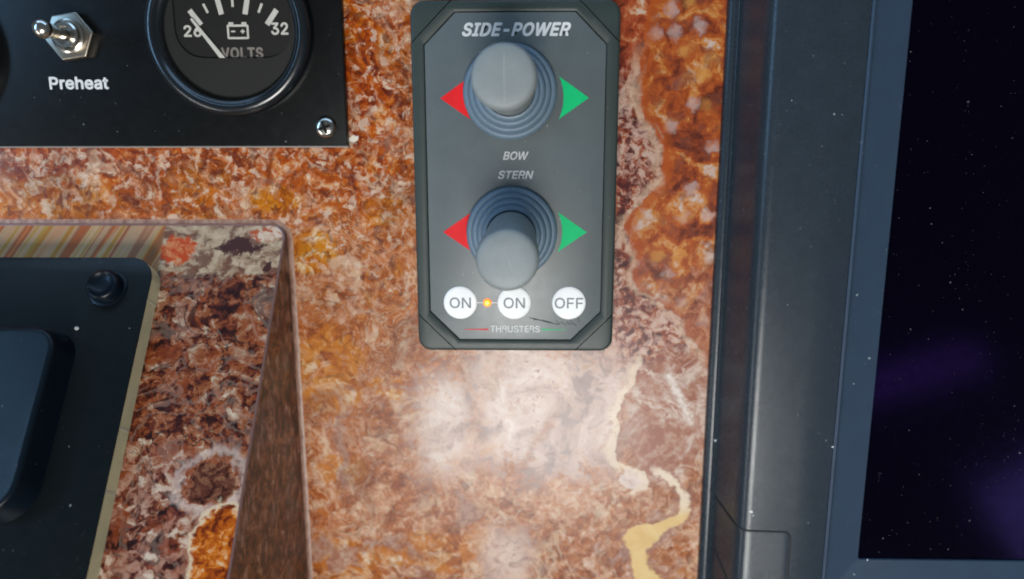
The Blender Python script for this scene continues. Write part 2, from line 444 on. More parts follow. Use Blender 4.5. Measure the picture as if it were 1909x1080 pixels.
# ------------------------------------------------------------------ mesh helpers
class MB:
    def __init__(s): s.v, s.f = [], []

    def add(s, verts, faces):
        b = len(s.v); s.v += [tuple(a) for a in verts]; s.f += [tuple(b + i for i in f) for f in faces]
        return s

    def rings(s, rings, closed=True, cap0=False, cap1=False):
        n = len(rings[0]); fs = []
        for k in range(len(rings) - 1):
            for i in range(n if closed else n - 1):
                j = (i + 1) % n
                fs.append((k * n + i, k * n + j, (k + 1) * n + j, (k + 1) * n + i))
        if cap0: fs.append(tuple(reversed(range(n))))
        if cap1: fs.append(tuple((len(rings) - 1) * n + i for i in range(n)))
        return s.add([p for r in rings for p in r], fs)

    def lathe(s, prof, c=(0, 0), seg=64, cap0=False, cap1=True):
        R = [[(c[0] + r * math.cos(2 * math.pi * i / seg), c[1] + r * math.sin(2 * math.pi * i / seg), z) for i in range(seg)] for r, z in prof]
        return s.rings(R, True, cap0, cap1)

    def prism(s, out, z0, z1, b=0.0, steps=3):
        R = [[(x, y, z0) for x, y in out]]
        if b > 0:
            for k in range(steps + 1):
                a = k / steps * math.pi / 2
                o = inset(out, b * (1 - math.cos(a)))
                R.append([(x, y, z1 - b + b * math.sin(a)) for x, y in o])
        else:
            R.append([(x, y, z1) for x, y in out])
        return s.rings(R, True, True, True)

    def tube(s, path, r, seg=10, cap=True):
        R = []
        rr = r if isinstance(r, (list, tuple)) else [r] * len(path)
        path = [Vector(a) for a in path]
        for i, a in enumerate(path):
            d = (path[min(i + 1, len(path) - 1)] - path[max(i - 1, 0)]).normalized()
            u = d.orthogonal().normalized() if i == 0 else (u - d * u.dot(d)).normalized()
            w = d.cross(u)
            R.append([tuple(a + rr[i] * (u * math.cos(2 * math.pi * k / seg) + w * math.sin(2 * math.pi * k / seg))) for k in range(seg)])
        return s.rings(R, True, cap, cap)

    def build(s, name, mat, parent=None, loc=(0, 0, 0), angle=35, rot=(0, 0, 0)):
        me = bpy.data.meshes.new(name)
        me.from_pydata([(x * S, y * S, z * S) for x, y, z in s.v], [], s.f)
        me.validate(); me.update()
        me.materials.append(mat)
        me.shade_smooth()
        me.set_sharp_from_angle(angle=math.radians(angle))
        o = bpy.data.objects.new(name, me); COL.objects.link(o)
        o.parent = parent; o.location = [a * S for a in loc]; o.rotation_euler = rot
        return o


def inset(out, d):
    n = len(out); res = []
    for i in range(n):
        p0, p1, p2 = Vector(out[i - 1]), Vector(out[i]), Vector(out[(i + 1) % n])
        e1, e2 = (p1 - p0), (p2 - p1)
        n1 = Vector((-e1.y, e1.x)).normalized(); n2 = Vector((-e2.y, e2.x)).normalized()
        m = n1 + n2
        k = m.length_squared
        m = n1 if k < 1e-9 else m * (2.0 / k)
        res.append(tuple(p1 + m * d))
    return res


def rpoly(pts, rad, seg=6):
    """round the corners of a counter-clockwise polygon"""
    n = len(pts); res = []
    rads = rad if isinstance(rad, (list, tuple)) else [rad] * n
    for i in range(n):
        p0, p1, p2 = Vector(pts[i - 1]), Vector(pts[i]), Vector(pts[(i + 1) % n])
        r = rads[i]
        if r <= 0: res.append(tuple(p1)); continue
        a = (p0 - p1).normalized(); b = (p2 - p1).normalized()
        ang = a.angle(b); t = r / math.tan(ang / 2)
        c = p1 + (a + b).normalized() * (r / math.sin(ang / 2))
        s0 = p1 + a * t - c; s1 = p1 + b * t - c
        a0 = math.atan2(s0.y, s0.x); a1 = math.atan2(s1.y, s1.x)
        da = (a1 - a0 + math.pi) % (2 * math.pi) - math.pi
        for k in range(seg + 1):
            th = a0 + da * k / seg
            res.append((c.x + r * math.cos(th), c.y + r * math.sin(th)))
    return res


def rect(x0, y0, x1, y1, r=0, seg=6):
    return rpoly([(x0, y0), (x1, y0), (x1, y1), (x0, y1)], r, seg)


def circle(cx, cy, r, seg=48):
    return [(cx + r * math.cos(2 * math.pi * i / seg), cy + r * math.sin(2 * math.pi * i / seg)) for i in range(seg)]


def thing(name, label, cat, loc=(0, 0, 0), rot=(0, 0, 0), group=None):
    o = bpy.data.objects.new(name, None); COL.objects.link(o)
    o.empty_display_size = 0.01
    o.location = [a * S for a in loc]; o.rotation_euler = rot
    o['label'] = label; o['category'] = cat
    if group: o['group'] = group
    return o


def lab(o, label):
    o['label'] = label
    return o


try:                                        # Blender's own interface face, a plain grotesque
    import os
    FONT = bpy.data.fonts.load(os.path.join(bpy.utils.system_resource('DATAFILES', path='fonts'), 'Inter.woff2'))
except Exception:
    FONT = None


def text(name, body, mat, parent, c, w, h, z, shear=0.0, bold=0.0, depth=0.06, space=1.0):
    """flat print: letters fitted to a w x h box centred on c; bold (mm) thickens the strokes"""
    cu = bpy.data.curves.new(name, 'FONT'); cu.body = body; cu.size = 1.0
    if FONT: cu.font = FONT
    cu.shear = shear; cu.space_character = space
    cu.resolution_u = 3; cu.dimensions = '2D'; cu.fill_mode = 'FRONT'
    tmp = bpy.data.objects.new(name, cu); COL.objects.link(tmp)
    dg = bpy.context.evaluated_depsgraph_get()
    me = bpy.data.meshes.new_from_object(tmp.evaluated_get(dg))
    bpy.data.objects.remove(tmp)
    vs = [v.co.copy() for v in me.vertices]; fs = [tuple(p_.vertices) for p_ in me.polygons]
    xs = [v.x for v in vs]; ys = [v.y for v in vs]
    x0, x1, y0, y1 = min(xs), max(xs), min(ys), max(ys)
    w -= 2 * bold; h -= 2 * bold
    base = [(((v.x - x0) / (x1 - x0) - 0.5) * w, ((v.y - y0) / (y1 - y0) - 0.5) * h) for v in vs]
    shifts = [(0, 0)] + ([(bold * math.cos(k * math.pi / 4), bold * math.sin(k * math.pi / 4)) for k in range(8)] if bold else [])
    out = MB()
    for k, (ox, oy) in enumerate(shifts):
        out.add([(x + ox, y + oy, depth * 0.4 + k * 0.004) for x, y in base], fs)
    me2 = out.build(name, mat, parent, (c[0], c[1], z))
    bpy.data.meshes.remove(me)
    return me2


# ------------------------------------------------------------------ materials
m_dash = dash_material()
m_pod = pod_material()
t = Tree("stretched_film_wall")
p = t.coords(); pw = t.warp(t.warp(p, 0.10, 8.0, 3), 0.6, 1.2, 2)
n_a = t.noise(t.vmul(pw, (0.2, 0.55, 0.8)), 0.36, 5, 0.66); n_b = t.noise(t.vmul(pw, (0.2, 0.6, 0.6)), 0.13, 3)
n_c = t.noise(t.vmul(pw, (0.2, 0.55, 0.6)), 0.30, 4, 0.65)
c_ = t.ramp(n_a * 1.3 + n_c * 0.6 - 0.46, [(0.28, '#1f100b'), (0.40, '#3c2116'), (0.49, '#5e3520'), (0.57, '#7a4c30'), (0.66, '#8f6a54'), (0.78, '#b09a8c')])
c_ = t.mix(n_b.sm(0.50, 0.64) * 0.55, c_, t.mix(n_a.sm(0.4, 0.6), '#4a3430', '#8c7a76'))
c_ = t.mix(n_c.sm(0.60, 0.68) * 0.55, c_, '#a0581f')
m_podwall = t.out(c_, 0.36)
t = Tree("film_fillet_highlight")
p = t.coords()
c_ = t.ramp(t.noise(t.vmul(p, (1, 0.5, 1)), 0.5, 4), [(0.3, '#7a5444'), (0.5, '#96725f'), (0.7, '#a88674')])  # lighter pink stands for the highlight along the pod's foot
m_fillet = t.out(c_, 0.4)
m_acrylic = plain("black_acrylic", '#0a0c0d', 0.30, dust=0.03, speck=0.7, tint='#7d8588', Specular_IOR_Level=0.22)
m_plate_edge = plain("plate_edge_highlight", '#8d8a86', 0.5)  # light grey painted in for the bevel highlight of the black plate
m_housing = plain("green_black_plastic", '#2f3a37', 0.45, dust=0.015, grain=0.10, Specular_IOR_Level=0.4)
m_well = plain("dark_joint", '#14181a', 0.7)
m_label = plain("grey_membrane", '#586061', 0.38, dust=0.025)
m_rubber = plain("grey_rubber", '#808889', 0.50, grain=0.05)
m_bellows = plain("blue_grey_rubber", '#5f7484', 0.46, dust=0.08, grain=0.1)
m_print_white = plain("silver_print", '#d4d6d5', 0.5)
m_print_grey = plain("pale_print", '#b9bcba', 0.5)
m_button = plain("white_button", '#e9eae8', 0.45)
m_letter = plain("grey_letter_print", '#70767a', 0.5)
m_red = plain("red_print", '#d91c22', 0.5, Specular_IOR_Level=0.2)
m_green = plain("green_print", '#00b870', 0.5, Specular_IOR_Level=0.2)
m_scuff = plain("dark_scuff", '#454b4c', 0.7)
m_chrome = plain("bright_nickel", '#c9c4ba', 0.20, Metallic=1.0)
m_steel = plain("dull_nickel", '#a39a8c', 0.32, Metallic=1.0)
m_slot = plain("dull_slot", '#161412', 0.6, Specular_IOR_Level=0.1)
m_edge = plain("film_edge_highlight", '#7d5f5a', 0.22)  # lilac-brown tint puts the specular line of the pod's rim into the colour
m_seam = plain("pale_mould_seam", '#a3aaa8', 0.5)
m_bezel_black = plain("gauge_black_plastic", '#10161b', 0.24, Specular_IOR_Level=0.7)
m_dial = plain("dial_black", '#0a0b0b', 0.6)
m_mask = plain("gauge_mask_grey", '#1b1d1c', 0.55)
m_dialprint = plain("dial_print", '#dadcd8', 0.5)
m_dialdim = plain("dial_print_dull", '#8f8a86', 0.5)
m_plotter = plain("charcoal_plastic", '#2a343d', 0.27, dust=0.035, speck=0.75, grain=0.5, Specular_IOR_Level=0.33)
m_inner = plain("slate_plastic", '#2e3f52', 0.42, dust=0.03, grain=0.12, Specular_IOR_Level=0.35)
m_screen = plain("dark_screen", '#020203', 0.12, dust=0.05, speck=0.6, tint='#6a7074', IOR=1.4)
m_screen.node_tree.nodes["Principled BSDF"].inputs['Specular Tint'].default_value = (0.34, 0.16, 1.0, 1)
m_ctrlplate = plain("black_anodised", '#0a1113', 0.36, dust=0.03, speck=0.7, tint='#7d8588', Specular_IOR_Level=0.25)
m_cream = plain("cream_core", '#d8d4a8', 0.55)
m_notch = plain("pale_cream_core", '#c9c7ad', 0.55)
m_lever = plain("navy_black_plastic", '#0a141d', 0.32, dust=0.02, speck=0.7, tint='#7d8588', Specular_IOR_Level=0.2)

t = Tree("indicator_light")
m_led = t.out('#ff7a10', 0.3, Emission_Color=(1.0, 0.14, 0.01, 1), Emission_Strength=2.6)
t = Tree("indicator_core")
m_led_core = t.out('#ffd060', 0.3, Emission_Color=(1.0, 0.36, 0.04, 1), Emission_Strength=4.0)

t = Tree("gauge_glass")
nt = t.nt
tr = nt.nodes.new('ShaderNodeBsdfTransparent'); gl = nt.nodes.new('ShaderNodeBsdfGlossy'); gl.inputs['Roughness'].default_value = 0.05
fr = nt.nodes.new('ShaderNodeFresnel'); fr.inputs[0].default_value = 1.45
mx = nt.nodes.new('ShaderNodeMixShader')
nt.links.new(fr.outputs[0], mx.inputs[0]); nt.links.new(tr.outputs[0], mx.inputs[1]); nt.links.new(gl.outputs[0], mx.inputs[2])
nt.links.new(mx.outputs[0], nt.nodes['Material Output'].inputs[0])
m_glass = t.mat

# ------------------------------------------------------------------ the dashboard
d = MB(); d.prism(rect(-330, -330, 420, 200), -25, 0, 1.0)
dash = d.build('dashboard', m_dash)
dash['kind'] = 'structure'
dash['label'] = 'glossy orange and cream stone patterned dashboard panel'

# raised wedge that carries the lever control; it climbs towards the near side
SL, Y0, ZB = 0.64, -27.5, 1.5
ht = lambda y: max(0.9, ZB + SL * (Y0 - y))
foot = rpoly([(-330, -300), (-93.6, -300), (-93.6, -26), (-330, -26)], [0, 0, 6, 0], 10)
# refine the long right edge so that the draft follows the height
pts = []
for i, a in enumerate(foot):
    b = foot[(i + 1) % len(foot)]
    pts.append(a)
    L = math.dist(a, b)
    if L > 30:
        for k in range(1, 12): pts.append((a[0] + (b[0] - a[0]) * k / 12, a[1] + (b[1] - a[1]) * k / 12))
foot = pts
R = []
for off, fz, top in ((-1.7, 0.0, 0), (-0.7, 0.2, 0), (-0.2, 0.6, 0), (0.0, 1.1, 0)):
    R.append([(x, y, 0.02 + min(fz, ht(y) * 0.55)) for x, y in inset(foot, off)])
for lift, off in ((0.7, 0.0), (0.2, 0.2), (0.0, 0.75)):
    o = inset(foot, off)
    R.append([(x - 0.03 * ht(y) * (1 if x > -200 else 0), y, max(0.8, ht(y) - lift)) for x, y in o])
w = MB(); w.rings(R[6:], True, False, True)
pod = w.build('control_pod', m_pod, angle=50)
pod['kind'] = 'structure'
pod['label'] = 'sloping brown stone patterned pod rising from the dashboard'
w = MB(); w.rings(R[4:7]); w.build('rounded_edge', m_edge, pod, angle=80)
w = MB(); w.rings(R[3:5]); w.build('side_wall', m_podwall, pod, angle=50)
w = MB(); w.rings(R[:4]); w.build('base_fillet', m_fillet, pod, angle=50)

# ------------------------------------------------------------------ black instrument panel
PX, PY = -150.0, 53.6
panel = thing('instrument_panel', 'flat black instrument panel with printed word and corner screw', 'instrument panel', (PX, PY, 0))
loc = lambda x, y: (x - PX, y - PY)
x0, y0 = loc(-260, 3.6); x1, y1 = loc(-68.1, 140)
p = MB(); p.prism(rect(x0, y0, x1, y1, 0.8), 0.05, 3.0, 0.25); pl = p.build('plate', m_acrylic, panel)
e = MB(); e.prism(rect(x0, y0 - 0.55, x1 + 0.1, y0 - 0.02), 0.05, 2.5, 0.1); e.build('edge_highlight_strip', m_plate_edge, panel)  # pale strip added to stand for the highlight on the lower bevel
text('lettering', 'Preheat', m_print_white, panel, loc(-167.9, 26.7), 22.4, 4.6, 3.02, bold=0.22, space=1.02)
sc_ = loc(-75.9, 10.3)
screw = MB(); screw.lathe([(4.0, 3.0), (4.0, 3.5), (3.6, 4.5), (2.7, 5.2), (1.4, 5.5)], sc_, 40)
so = screw.build('screw', m_chrome, panel)
sl = MB()
for a in (0.35, 0.35 + math.pi / 2):
    ux, uy = math.cos(a), math.sin(a)
    o = [(sc_[0] + ux * s1 * 2.3 - uy * s2 * 0.5, sc_[1] + uy * s1 * 2.3 + ux * s2 * 0.5) for s1, s2 in ((-1, -1), (1, -1), (1, 1), (-1, 1))]
    sl.prism(o, 5.0, 5.56 if a < 1 else 5.57)
sl.build('cross_slot', m_slot, so)

# ------------------------------------------------------------------ toggle switch
tg = thing('toggle_switch', 'nickel toggle switch with hexagonal nut above the printed word', 'switch', (-168.2, 43.0, 3.0))
hx = [(9.2 * math.cos(math.radians(60 * k + 8)), 9.2 * math.sin(math.radians(60 * k + 8))) for k in range(6)]
n_ = MB(); n_.prism(rpoly(hx, 0.7, 3), 0.02, 2.6, 0.6); n_.build('hex_nut', m_steel, tg)
b_ = MB(); b_.lathe([(6.0, 2.6), (6.0, 3.5), (5.4, 3.8), (5.3, 3.3), (4.9, 3.3), (4.9, 5.0), (4.4, 5.5), (3.2, 5.5), (3.0, 4.0), (0.3, 3.6)], (0, 0), 48)
b_.build('threaded_collar', m_chrome, tg)
l_ = MB()
path = [(0.3, 0, 3.6), (0.2, 0.05, 8), (0.1, 0.1, 12), (0, 0.15, 14.2), (-0.05, 0.2, 15.2), (-0.1, 0.2, 16.6), (-0.12, 0.2, 17.9), (-0.13, 0.2, 18.8), (-0.14, 0.2, 19.3)]
l_.tube(path, [1.9, 2.1, 2.4, 2.7, 3.1, 3.35, 3.0, 2.1, 0.7], 28)
l_.build('lever', m_chrome, tg, angle=80)


# ------------------------------------------------------------------ gauges
def gauge(label, loc_, group, full=True):
    g = thing('gauge', label, 'gauge', loc_, group=group)
    b = MB(); b.lathe([(30.2, 0.05), (30.4, 2.2), (29.9, 4.6), (28.6, 5.9), (27.0, 6.2), (26.4, 5.9), (25.9, 5.0), (25.3, 4.6), (24.6, 4.4), (24.3, 3.9), (24.2, 1.2)], (0, 0), 96, cap1=False)
    b.build('bezel', m_bezel_black, g, angle=60)
    f_ = MB(); f_.lathe([(24.4, 0.3), (24.4, 0.32)], (0, 0), 64, cap0=True); dial = f_.build('dial', m_dial, g)
    # mask plate with a window in its upper part
    win = rpoly([(-20.5, 20), (-20.5, -9.3), (22.5, -9.3), (22.5, 20)], [9, 10, 10, 9], 10)
    n = 72
    outer, inner = [], []
    cx, cy = 1.0, 5.0
    for i in range(n):
        th = 2 * math.pi * i / n
        dx, dy = math.cos(th), math.sin(th)
        # ray from the window centre to the window outline
        best = 1e9
        for k in range(len(win)):
            a, c = Vector(win[k]), Vector(win[(k + 1) % len(win)])
            ed = c - a; den = dx * ed.y - dy * ed.x
            if abs(den) < 1e-9: continue
            tt = ((a.x - cx) * ed.y - (a.y - cy) * ed.x) / den
            uu = ((a.x - cx) * dy - (a.y - cy) * dx) / den
            if tt > 0 and -1e-6 <= uu <= 1 + 1e-6: best = min(best, tt)
        bq = cx * dx + cy * dy
        to = -bq + math.sqrt(bq * bq - (cx * cx + cy * cy - 24.3 ** 2))
        best = min(best, to - 0.6)
        inner.append((cx + dx * best, cy + dy * best)); outer.append((cx + dx * to, cy + dy * to))
    mk = MB()
    mk.rings([[(x, y, 1.5) for x, y in outer], [(x, y, 1.5) for x, y in inner], [(x, y, 0.5) for x, y in inner]])
    mk.build('dial_mask', m_mask, g)
    if full:
        piv = Vector((1.1, -13.6))
        for k in range(7):
            a = math.radians(90 + 37 - k * 37 * 2 / 6 - 0)
            dv = Vector((math.cos(a), math.sin(a)))
            big = k % 2 == 0
            r0, r1, hw = (20.2, 26.6, 0.95) if big else (22.3, 25.8, 0.45)
            nx = Vector((-dv.y, dv.x))
            q = MB(); q.prism([tuple(piv + dv * r0 - nx * hw), tuple(piv + dv * r1 - nx * hw), tuple(piv + dv * r1 + nx * hw), tuple(piv + dv * r0 + nx * hw)][::-1][::-1], 0.33, 0.42)
            q.build('tick_mark', m_dialprint, dial)
        text('numerals', '26', m_dialprint, dial, (-14.4, 0.4), 6.6, 4.2, 0.34, bold=0.18)
        text('numerals', '32', m_dialprint, dial, (17.8, 1.1), 6.4, 4.4, 0.34, bold=0.18)
        text('lettering', 'VOLTS', m_dialdim, dial, (3.4, -7.4), 15.6, 4.2, 0.34, bold=0.22, space=1.1)
        # battery pictogram
        bt = MB(); cx, cy = 2.4, 0.3
        fr_ = rect(cx - 4.0, cy - 2.8, cx + 4.0, cy + 2.3, 0.5, 3); fi = inset(fr_, 0.75)
        bt.rings([[(x, y, 0.34) for x, y in fr_], [(x, y, 0.44) for x, y in fr_], [(x, y, 0.44) for x, y in fi], [(x, y, 0.34) for x, y in fi]])
        for sx_ in (-2.4, 2.4): bt.prism(rect(cx + sx_ - 0.9, cy + 2.32, cx + sx_ + 0.9, cy + 3.1), 0.34, 0.44)
        bt.prism(rect(cx - 2.5, cy - 0.35, cx - 1.0, cy + 0.15), 0.34, 0.44)
        bt.prism(rect(cx + 1.0, cy - 0.35, cx + 2.5, cy + 0.15), 0.34, 0.44)
        bt.prism(rect(cx + 1.5, cy + 0.16, cx + 2.0, cy + 0.65), 0.34, 0.44); bt.prism(rect(cx + 1.5, cy - 0.85, cx + 2.0, cy - 0.36), 0.34, 0.44)
        bt.build('battery_symbol', m_dialprint, dial)
        a_, b2 = Vector((-14.2, 4.6)), Vector((-3.2, -9.9))
        dv = (b2 - a_).normalized(); nx = Vector((-dv.y, dv.x))
        nd = MB(); nd.prism([tuple(a_ - nx * 0.45), tuple(b2 - nx * 0.85), tuple(b2 + nx * 0.85), tuple(a_ + nx * 0.45)], 1.0, 1.25)
        nd.build('needle', m_dialprint, g)
    gg = MB(); gg.lathe([(24.9, 4.5), (24.9, 4.52)], (0, 0), 64); gg.build('glass', m_glass, g)
    return g


gauge('round black voltmeter gauge with white needle and battery symbol', (-108.9, 44.5, 3.0), 'round gauges in the black panel')
gauge('black gauge rim cut off by left edge of photo', (-228.6, 38.5, 3.0), 'round gauges in the black panel', False)

# ------------------------------------------------------------------ joystick control panel
TX, TY = -4.85, -9.9
tp = thing('joystick_control_panel', 'grey control panel with two grey joysticks and white round buttons', 'control panel', (TX, TY, 0))
L = lambda x, y: (x - TX, y - TY)
HX, HY = 36.75, 63.0
und = MB(); und.prism(rect(-HX + 0.7, -HY + 0.7, HX - 0.7, HY - 0.7, 4.5), 0.05, 12.6); und.build('base', m_well, tp)
c = 14.6


def octo(hx, hy, ch, cy=0.0):
    return [(-hx + ch, cy - hy), (hx - ch, cy - hy), (hx, cy - hy + ch), (hx, cy + hy - ch), (hx - ch, cy + hy), (-hx + ch, cy + hy), (-hx, cy + hy - ch), (-hx, cy - hy + ch)]


oo = rect(-HX, -HY, HX, HY, 5.0, 8)
ii = rpoly(octo(32.1, 58.9, 11.0, 0.2), 0.5, 3)


def radial(out, th):
    dx, dy = math.cos(th), math.sin(th); best = 1e9
    for k in range(len(out)):
        a, c_ = Vector(out[k]), Vector(out[(k + 1) % len(out)])
        ed = c_ - a; den = dx * ed.y - dy * ed.x
        if abs(den) < 1e-9: continue
        tt = (a.x * ed.y - a.y * ed.x) / den; uu = (a.x * dy - a.y * dx) / den
        if tt > 0 and -1e-6 <= uu <= 1 + 1e-6: best = min(best, tt)
    return (dx * best, dy * best)


ths = sorted({round(math.atan2(y, x), 5) for x, y in oo + ii})
osam = [radial(oo, a) for a in ths]; isam = [radial(ii, a) for a in ths]
Rg = [[(x, y, 0.05) for x, y in osam]]
for k in range(0, 6):
    a = k / 5 * math.pi / 2
    oi = inset(oo, 1.3 * (1 - math.cos(a)))
    Rg.append([(x, y, 12.5 + 1.3 * math.sin(a)) for x, y in [radial(oi, q_) for q_ in ths]])
oi = inset(oo, 2.6); i2 = inset(ii, -0.35)
Rg += [[(x, y, 13.95) for x, y in [radial(oi, q_) for q_ in ths]], [(x, y, 13.95) for x, y in [radial(i2, q_) for q_ in ths]],
       [(x, y, 13.7) for x, y in isam], [(x, y, 12.62) for x, y in isam]]


def cut(planes):
    """the housing shell sliced along diagonals: planes = [(point, outward normal)], keep the inner side"""
    bm = bmesh.new()
    src = MB(); src.rings(Rg)
    vs = [bm.verts.new(v) for v in src.v]
    for f in src.f: bm.faces.new([vs[i] for i in f])
    for co_, no in planes:
        r = bmesh.ops.bisect_plane(bm, geom=bm.verts[:] + bm.edges[:] + bm.faces[:], dist=1e-5, plane_co=co_, plane_no=no, clear_outer=True)
        ed = [g for g in r['geom_cut'] if isinstance(g, bmesh.types.BMEdge)]
        # wall down from the cut so that the joint has depth
        ex = bmesh.ops.extrude_edge_only(bm, edges=ed)
        for v in [g for g in ex['geom'] if isinstance(g, bmesh.types.BMVert)]: v.co.z = 0.1
    bm.verts.index_update()
    out = MB(); out.add([tuple(v.co) for v in bm.verts], [tuple(v.index for v in f.verts) for f in bm.faces])
    bm.free()
    return out


diag = [((sx_ * (HX - c / 2), sy_ * (HY - c / 2), 0), Vector((sx_, sy_, 0)).normalized()) for sx_ in (-1, 1) for sy_ in (-1, 1)]
cut([(tuple(Vector(p_) - n_ * 0.17), n_) for p_, n_ in diag]).build('housing_rim', m_housing, tp, angle=40)
for p_, n_ in diag:
    cut([(tuple(Vector(p_) + n_ * 0.17), -n_)]).build('corner_cap', m_housing, tp, angle=40)
lb = MB(); lb.prism(rpoly(octo(31.8, 58.6, 10.9, 0.2), 0.4, 3), 12.7, 13.7, 0.12, 2)
face = lb.build('face_label', m_label, tp)
ZL = 13.72
text('lettering', 'SIDE-POWER', m_print_white, face, L(-4.4, 43.2), 38.0, 4.7, ZL, shear=0.32, bold=0.27, space=1.07)
text('lettering', 'BOW', m_print_grey, face, L(-4.6, -0.1), 9.3, 3.0, ZL, shear=0.25, bold=0.1)
text('lettering', 'STERN', m_print_grey, face, L(-4.6, -6.9), 12.9, 3.0, ZL, shear=0.25, bold=0.1)
text('lettering', 'THRUSTERS', m_print_white, face, L(-4.9, -64.3), 18.6, 2.5, ZL, bold=0.0)
for s_, mm_, nm in ((-1, m_red, 'red'), (1, m_green, 'green')):
    a, b = L(-4.9 + s_ * 10.0, -64.5); x2 = a + s_ * 9.2
    q = MB(); o = [(a, b - 0.28), (x2, b - 0.08), (x2, b + 0.08), (a, b + 0.28)]
    q.prism(o if s_ > 0 else o[::-1], ZL, ZL + 0.05); lab(q.build('tapered_line', mm_, face), nm + ' tapered line beside the bottom word')


def joystick(cx, cy, tipx, tipy, label, seam):
    top_z = 52.0
    # handle leans very slightly
    h = MB(); R = []
    prof = [(8.6, 22.0), (8.9, 28.0), (9.5, 38.0), (10.05, 46.0), (10.15, 49.8), (9.9, 51.0), (9.3, 51.7), (8.4, 52.0), (5.0, 52.25), (1.5, 52.3)]
    for r, z in prof:
        k = max(0.0, (z - 22) / 30)
        ox, oy = cx + (tipx - cx) * k, cy + (tipy - cy) * k
        R.append([(ox + r * math.cos(2 * math.pi * i / 72), oy + r * math.sin(2 * math.pi * i / 72), z) for i in range(72)])
    h.rings(R, True, False, True)
    hd = lab(h.build('joystick', m_rubber, tp, angle=60), label)
    be = MB()
    be.lathe([(16.3, 13.7), (16.6, 14.6), (16.5, 15.9), (16.0, 16.9), (15.2, 17.3), (14.7, 17.2), (14.5, 17.5), (14.4, 18.6), (13.9, 19.6), (13.1, 20.0), (12.7, 19.9), (12.5, 20.2),
              (12.4, 21.3), (11.9, 22.3), (11.1, 22.7), (10.7, 22.6), (10.5, 22.9), (10.3, 23.9), (9.8, 24.5), (9.0, 24.6), (8.5, 23.6)], (cx, cy), 96, cap1=False)
    be.build('bellows', m_bellows, hd, angle=50)
    s = MB(); s.tube([(tipx + a, tipy + b, z - r) for a, b, z, r in seam], 0.12, 8)
    s.build('mould_seam', m_seam, hd)
    return hd


bx, by = L(-6.7, 22.0); joystick(bx, by, bx - 0.9, by + 1.5, 'upper joystick', [(0.2, 8.8, 51.85, .04), (0.15, 4.5, 52.28, .05), (0.1, 0.5, 52.3, .05), (0.2, -4.5, 52.28, .06), (0.2, -7.5, 52.05, .08)])
qx, qy = L(-6.1, -27.8); joystick(qx, qy, qx - 0.6, qy - 5.0, 'lower joystick', [(0.4, 0.5, 52.3, .10), (1.4, -2.5, 52.29, .08), (2.2, -5.0, 52.25, .08), (3.4, -7.6, 52.02, .10)])


def arrow(cx, cy, s_, mat, nm):
    o = []
    n = 10
    a0 = math.asin(7.3 / 17.3)
    for k in range(n + 1):
        a = -a0 + 2 * a0 * k / n
        o.append((cx + s_ * 17.4 * math.cos(a), cy + 17.4 * math.sin(a)))
    o.append((cx + s_ * 26.4 + 0.0, cy))
    if s_ > 0: o = o[::-1]
    q = MB(); q.prism(o, ZL, ZL + 0.06)
    lab(q.build('arrow', mat, face), nm)


for (ax, ay, w_) in ((L(-5.1, 20.0)[0], L(0, 20.0)[1], 'upper'), (L(-5.0, -27.7)[0], L(0, -27.7)[1], 'lower')):
    arrow(ax, ay, -1, m_red, 'red arrow left of the %s joystick' % w_)
    arrow(ax, ay, 1, m_green, 'green arrow right of the %s joystick' % w_)
for bxx, wd, ww in ((-25.4, 'ON', 8.0), (-5.2, 'ON', 8.0), (15.2, 'OFF', 10.6)):
    u, v_ = L(bxx, -54.2)
    q = MB(); q.lathe([(6.25, ZL), (6.2, ZL + 0.22), (6.0, ZL + 0.36), (5.2, ZL + 0.42), (2.0, ZL + 0.45)], (u, v_), 56)
    bo = q.build('button', m_button, tp)
    text('lettering', wd, m_letter, bo, (u, v_), ww, 4.1, ZL + 0.47, bold=0.06, space=1.0)
u0, v0 = L(-19.15, -54.2); u1, _v = L(-11.5, -54.2)
q = MB(); q.prism(rect(u0, v0 - 0.16, u1, v0 + 0.16), ZL, ZL + 0.05); q.build('link_line', m_print_white, face)
u, v_ = L(-15.3, -54.2)
q = MB(); q.lathe([(1.5, ZL), (1.45, ZL + 0.3), (1.1, ZL + 0.6), (0.5, ZL + 0.75)], (u, v_), 24); ld = q.build('indicator_light', m_led, tp)
q = MB(); q.lathe([(0.75, ZL + 0.7), (0.6, ZL + 0.85), (0.2, ZL + 0.95)], (u, v_), 20); q.build('glowing_core', m_led_core, ld)
# worn pen scribble beside the last button
q = MB()
for path in ([(0.5, -59.9), (4, -60.7), (8, -61.9), (12, -62.5)], [(2, -60.6), (6, -61.0), (9, -61.7)], [(10.4, -60.9), (11.8, -62.2), (12.6, -61.4), (13.8, -62.8), (14.7, -61.6), (15.9, -62.6)],
             [(15.9, -61.0), (16.8, -62.2), (18.0, -62.9)], [(18.6, -59.8), (19.4, -61.6)]):
    q.tube([L(a, b) + (ZL + 0.0,) for a, b in path], 0.14, 6)
q.build('pen_scuff', m_scuff, face)

# ------------------------------------------------------------------ chartplotter
CX, CY = 236.0, -52.0
cp = thing('chartplotter', 'large charcoal display unit with blank dark screen and card door', 'chartplotter', (CX, CY, 0))
XL, XR, YB, YT = 71.7 - CX, 400.0 - CX, -207.0 - CY, 150.0 - CY


def frame_ring(ins, z, r0=16.0):
    r = max(1.2, r0 - ins)
    return [(x, y, z) for x, y in rect(XL + ins, YB + ins, XR - ins, YT - ins, r, 8)]


